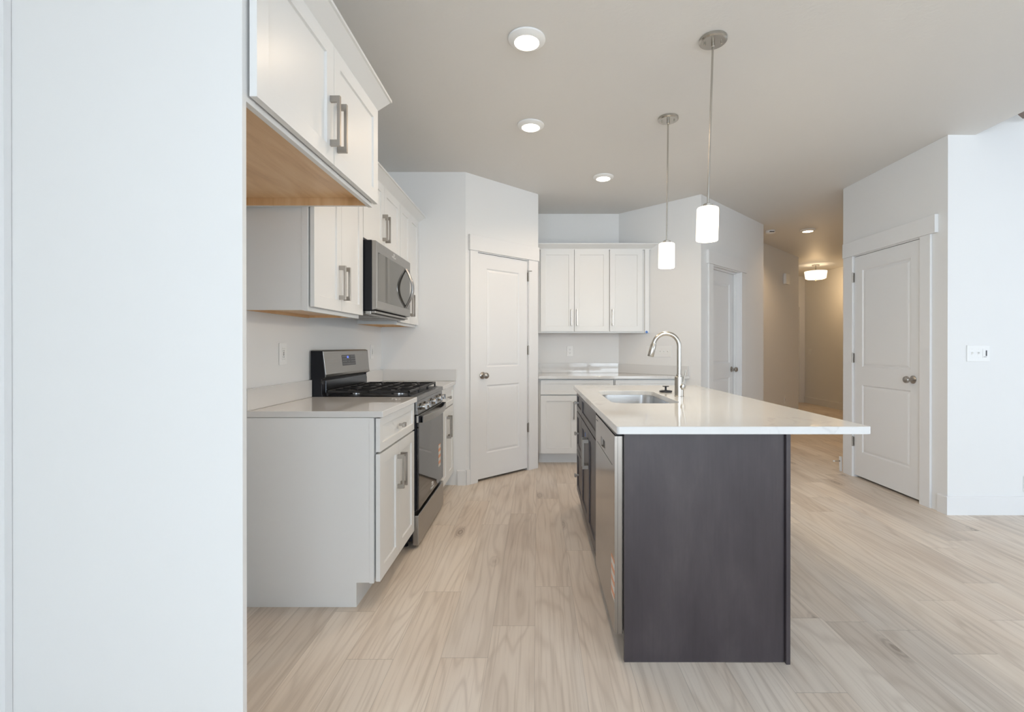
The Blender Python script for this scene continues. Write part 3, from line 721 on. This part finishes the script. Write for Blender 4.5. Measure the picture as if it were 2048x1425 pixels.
# ------------------------------------------------------------------ wall plates
def plate(name, label, cat, p, ang, wd, ht, kind):
    t = thing(name, label, cat, p, ang)
    MB().box(-wd/2, wd/2, -.006, -.0005, -ht/2, ht/2).build('cover_plate', M['plastic'], t, bevel=.002)
    if kind == 'duplex':
        for dz in (.020, -.020):
            s = MB().lathe([(.0165, 0), (.0165, -.0075), (.001, -.0075)], (0, 0, dz), 24, 'y').build('socket', M['plastic'], t)
            MB().box(-.0075, -.0055, -.0080, -.0074, dz-.002, dz+.007).box(.0055, .0075, -.0080, -.0074, dz-.002, dz+.007).box(-.002, .002, -.0080, -.0074, dz-.011, dz-.007).build('slots', M['slot'], s)
    if kind == 'decor':
        MB().box(-.0165, .0165, -.0075, -.006, -.0335, .0335).build('receptacle', M['plastic'], t, bevel=.001)
        MB().box(-.0160, .0160, -.0085, -.0074, .028, .0285).box(-.016, .016, -.0085, -.0074, -.0285, -.028).box(-.006, .006, -.0085, -.0074, .003, .007).box(-.006, .006, -.0085, -.0074, -.007, -.003).box(-.006, -.004, -.0080, -.0074, .012, .020).box(.004, .006, -.0080, -.0074, .012, .020).box(-.006, -.004, -.0080, -.0074, -.020, -.012).box(.004, .006, -.0080, -.0074, -.020, -.012).build('slots', M['slot'], t)
    if isinstance(kind, list):
        n = len(kind)
        for i, k in enumerate(kind):
            x = (i-(n-1)/2)*.046
            if k == 't':
                MB().box(x-.005, x+.005, -.008, -.0058, -.012, .012).prismx([(-.006, -.006), (-.018, .006), (-.018, .012), (-.006, .006)], x-.0045, x+.0045).build('toggle', M['plastic'], t, bevel=.0006)
                MB().cyl((x, -.0062, .030), (x, -.0072, .030), .0025, n=10).build('screw', M['trim'], t)
                MB().cyl((x, -.0062, -.030), (x, -.0072, -.030), .0025, n=10).build('screw', M['trim'], t)
            else:
                MB().box(x-.0165, x+.0165, -.0085, -.006, -.0335, .0335).build('dimmer', M['plastic'], t, bevel=.001)
                MB().box(x+.004, x+.011, -.0115, -.008, -.018, .022).box(x-.012, x+.010, -.0092, -.0084, -.026, -.023).build('slider', M['panelgrey'], t)
    return t
plate('wall_outlet', 'white outlet left of the range above the near backsplash', 'outlet', (WX, 2.56, 1.176), 90, .072, .117, 'decor')
plate('wall_outlet', 'white outlet on the left wall just right of the range backguard', 'outlet', (WX, 3.94, 1.172), 90, .072, .117, 'decor')
plate('wall_outlet', 'white duplex outlet on back wall under the three-door cabinet', 'outlet', (.376, 5.50, 1.163), 0, .072, .116, 'duplex')
plate('wall_outlet', 'white outlet low on the hallway wall above the island edge', 'outlet', (3.98, 7.68, .36), 45, .072, .117, 'decor')
plate('wall_outlet', 'white outlet cut off by the right edge of the photo near the baseboard', 'outlet', (3.552, 3.45, .222), 0, .080, .117, 'duplex')
plate('switch_plate', 'wide six-gang white switch plate on angled wall behind the faucet', 'light switch', (1.305, 5.133, 1.163), -45, .305, .117, ['t']*6)
plate('switch_plate', 'three-gang white switch plate with dimmer on the bright right wall', 'light switch', (3.183, 3.45, 1.166), 0, .165, .117, ['t', 't', 'd'])
plate('switch_plate', 'white switch plate on the far wall of the warm hallway', 'light switch', (5.83, 10.20, 1.11), -90, .118, .117, ['t', 't'])
ch = thing('door_chime', 'white box door chime high on the hallway wall', 'doorbell', (3.98, 7.68, 2.30), 45)
MB().box(-.085, .085, -.050, -.001, -.085, .085).build('cover', M['plastic'], ch, bevel=.012, seg=4)
th = thing('thermostat', 'tiny white sensor at the hallway wall edge, barely seen', 'thermostat', (3.22, 6.92, 2.02), 45)
MB().box(-.03, .03, -.02, -.001, -.03, .03).build('cover', M['plastic'], th, bevel=.004)
sm = thing('smoke_detector', 'white round smoke detector on the hallway ceiling', 'smoke detector', (3.075, 6.30, H))
MB().lathe([(.060, -.001), (.062, -.012), (.058, -.030), (.040, -.040), (.001, -.041)], n=36).build('cover', M['plastic'], sm, smooth=True)
MB().box(-.035, .02, -.0625, -.045, -.030, -.020).build('vent', M['slot'], sm)
ds = thing('door_stop', 'spring door stop with white tip low on the hall corner by the right door', 'door stop', (2.955, 4.66, .098))
MB().box(-.002, .016, -.012, .012, -.098, .045).build('mount_block', M['trim'], ds, bevel=.003)
MB().tube([(-.002-.050*i/60, .0035*math.cos(i*1.2), .0035*math.sin(i*1.2)) for i in range(61)], .0012, 6).build('spring', M['nickel'], ds)
MB().lathe([(.009, -.001), (.008, -.006), (.004, -.008), (.001, -.008)], axis='x', n=16).build('base_flange', M['nickel'], ds, smooth=True)
MB().lathe([(.001, -.066), (.007, -.066), (.0075, -.052), (.004, -.050), (.001, -.050)], axis='x', n=16).build('tip', M['white_tip'], ds, smooth=True)

# ------------------------------------------------------------------ lights
def spot(parent, z, power, color, size=.06, ang=150, name='bulb_light'):
    l = bpy.data.lights.new(name, 'SPOT'); l.energy = power; l.color = color; l.shadow_soft_size = size; l.spot_size = R(ang); l.spot_blend = .6
    o = bpy.data.objects.new(name, l); COL.objects.link(o); o.parent = parent; o.location = (0, 0, z); return o
def disk(label, x, y, r=.093, lens=M['lens'], power=22, color=WARM, group='round recessed ceiling lights'):
    t = thing('ceiling_light', label, 'ceiling light', (x, y, H), 0, group)
    MB().lathe([(.001, -.001), (r, -.001), (r, -.004), (r*.985, -.008), (r*.71, -.022), (r*.665, -.022), (r*.66, -.017), (.001, -.017)], n=48).build('trim_ring', M['plastic'], t, smooth=True)
    MB().lathe([(.001, -.0178), (r*.65, -.0178), (r*.62, -.0205), (.001, -.0225)], n=48).build('lens', lens, t, smooth=True)
    spot(t, -.03, power, color)
    return t
disk('round recessed light nearest the camera over the aisle', -.052, 2.375)
disk('round recessed light second from the camera over the aisle', -.045, 3.295)
disk('round recessed light near the back cabinets', .594, 4.30)
disk('round recessed light over the hallway entrance', 3.545, 6.26, lens=M['hallens'], power=36, color=(1, .68, .38))

def pendant(label, x, y, tilt, zs=1.906):
    t = thing('pendant_light', label, 'pendant light', (x, y, H), 0, 'pair of pendants over the island')
    MB().lathe([(.001, -.001), (.067, -.001), (.067, -.014), (.064, -.017), (.062, -.017), (.060, -.019), (.001, -.019)], n=48).build('canopy', M['satin'], t, smooth=True)
    for a in (-10, 170): MB().lathe([(.0045, -.018), (.0045, -.028), (.001, -.030)], (.040*math.cos(R(a)), .040*math.sin(R(a)), 0), 12).build('canopy_screw', M['satin'], t, smooth=True)
    L = H - zs; dx = -math.tan(R(tilt))
    MB().lathe([(.009, -.018), (.009, -.038), (.006, -.042), (.001, -.042)], n=16).tube([(dx*.03, 0, -.03), (dx*L, 0, -L+.01)], .0052, 12).build('rod', M['satin'], t, smooth=True)
    h = MB().lathe([(.001, .020), (.016, .020), (.022, .016), (.024, .016), (.024, .001), (.001, .001)], n=28).build('socket_cap', M['satin'], t, smooth=True)
    h.location = (dx*L, 0, -L); h.rotation_euler = (0, R(tilt), 0)
    s = MB().lathe([(.001, 0), (.044, 0), (.050, -.003), (.0525, -.009), (.0525, -.158), (.051, -.163), (.047, -.163), (.046, -.157), (.046, -.012), (.001, -.008)], n=48).build('glass_shade', M['shade'], t, smooth=True)
    s.location = (dx*L, 0, -L); s.rotation_euler = (0, R(tilt), 0)
    l = bpy.data.lights.new('bulb_light', 'POINT'); l.energy = 10; l.color = (1, .88, .66); l.shadow_soft_size = .04
    o = bpy.data.objects.new('bulb_light', l); COL.objects.link(o); o.parent = t; o.location = (dx*L, 0, -L-.20)
    l = bpy.data.lights.new('filament', 'POINT'); l.energy = .55; l.color = (1, .92, .8); l.shadow_soft_size = .018
    o = bpy.data.objects.new('filament', l); COL.objects.link(o); o.parent = t; o.location = (dx*L*1.09, 0, -L-.095)
pendant('nearer pendant light with opal glass cylinder over the island, hangs right', .873, 2.375, 1.7)
pendant('farther pendant light with opal glass cylinder over the island sink', .8745, 3.194, 0.6)

sf = thing('semi_flush_light', 'warm glowing drum ceiling light on a short stem far down the hallway', 'ceiling light', (5.20, 8.92, H))
MB().lathe([(.001, -.001), (.065, -.001), (.065, -.020), (.03, -.026), (.001, -.026)], n=32).tube([(0, 0, -.02), (0, 0, -.30)], .008, 12).build('stem', M['satin'], sf, smooth=True)
MB().lathe([(.185, -.125), (.188, -.125), (.170, -.255), (.14, -.268), (.001, -.272), (.001, -.266), (.138, -.262), (.166, -.252)], n=48).build('glass_shade', M['hallshade'], sf, smooth=True)
MB().lathe([(.001, -.270), (.014, -.272), (.010, -.290), (.001, -.295)], n=16).build('finial', M['nickel'], sf, smooth=True)
for zz, e in ((-.20, 10), (-.36, 11)):
    l = bpy.data.lights.new('bulb_light', 'POINT'); l.energy = e; l.color = (1, .68, .36); l.shadow_soft_size = .08
    o = bpy.data.objects.new('bulb_light', l); COL.objects.link(o); o.parent = sf; o.location = (0, 0, zz)

# ceiling fan, only one brown blade tip reaches the corner of the shot
fn = thing('ceiling_fan', 'brown-bladed ceiling fan, only a blade tip shows at the top right corner', 'ceiling fan', (3.694, 2.812, 2.83))
MB().lathe([(.001, -.06), (.08, -.05), (.10, 0), (.09, .05), (.03, .07), (.001, .07)], n=32).tube([(0, 0, .05), (0, 0, 1.765)], .013, 12).build('motor', M['nickel'], fn, smooth=True)
for k in range(3):
    b = MB().box(.10, .62, -.08, .08, -.004, .004).build('blade', M['brown'], fn, bevel=.003); b.rotation_euler = (0, 0, R(122+120*k))
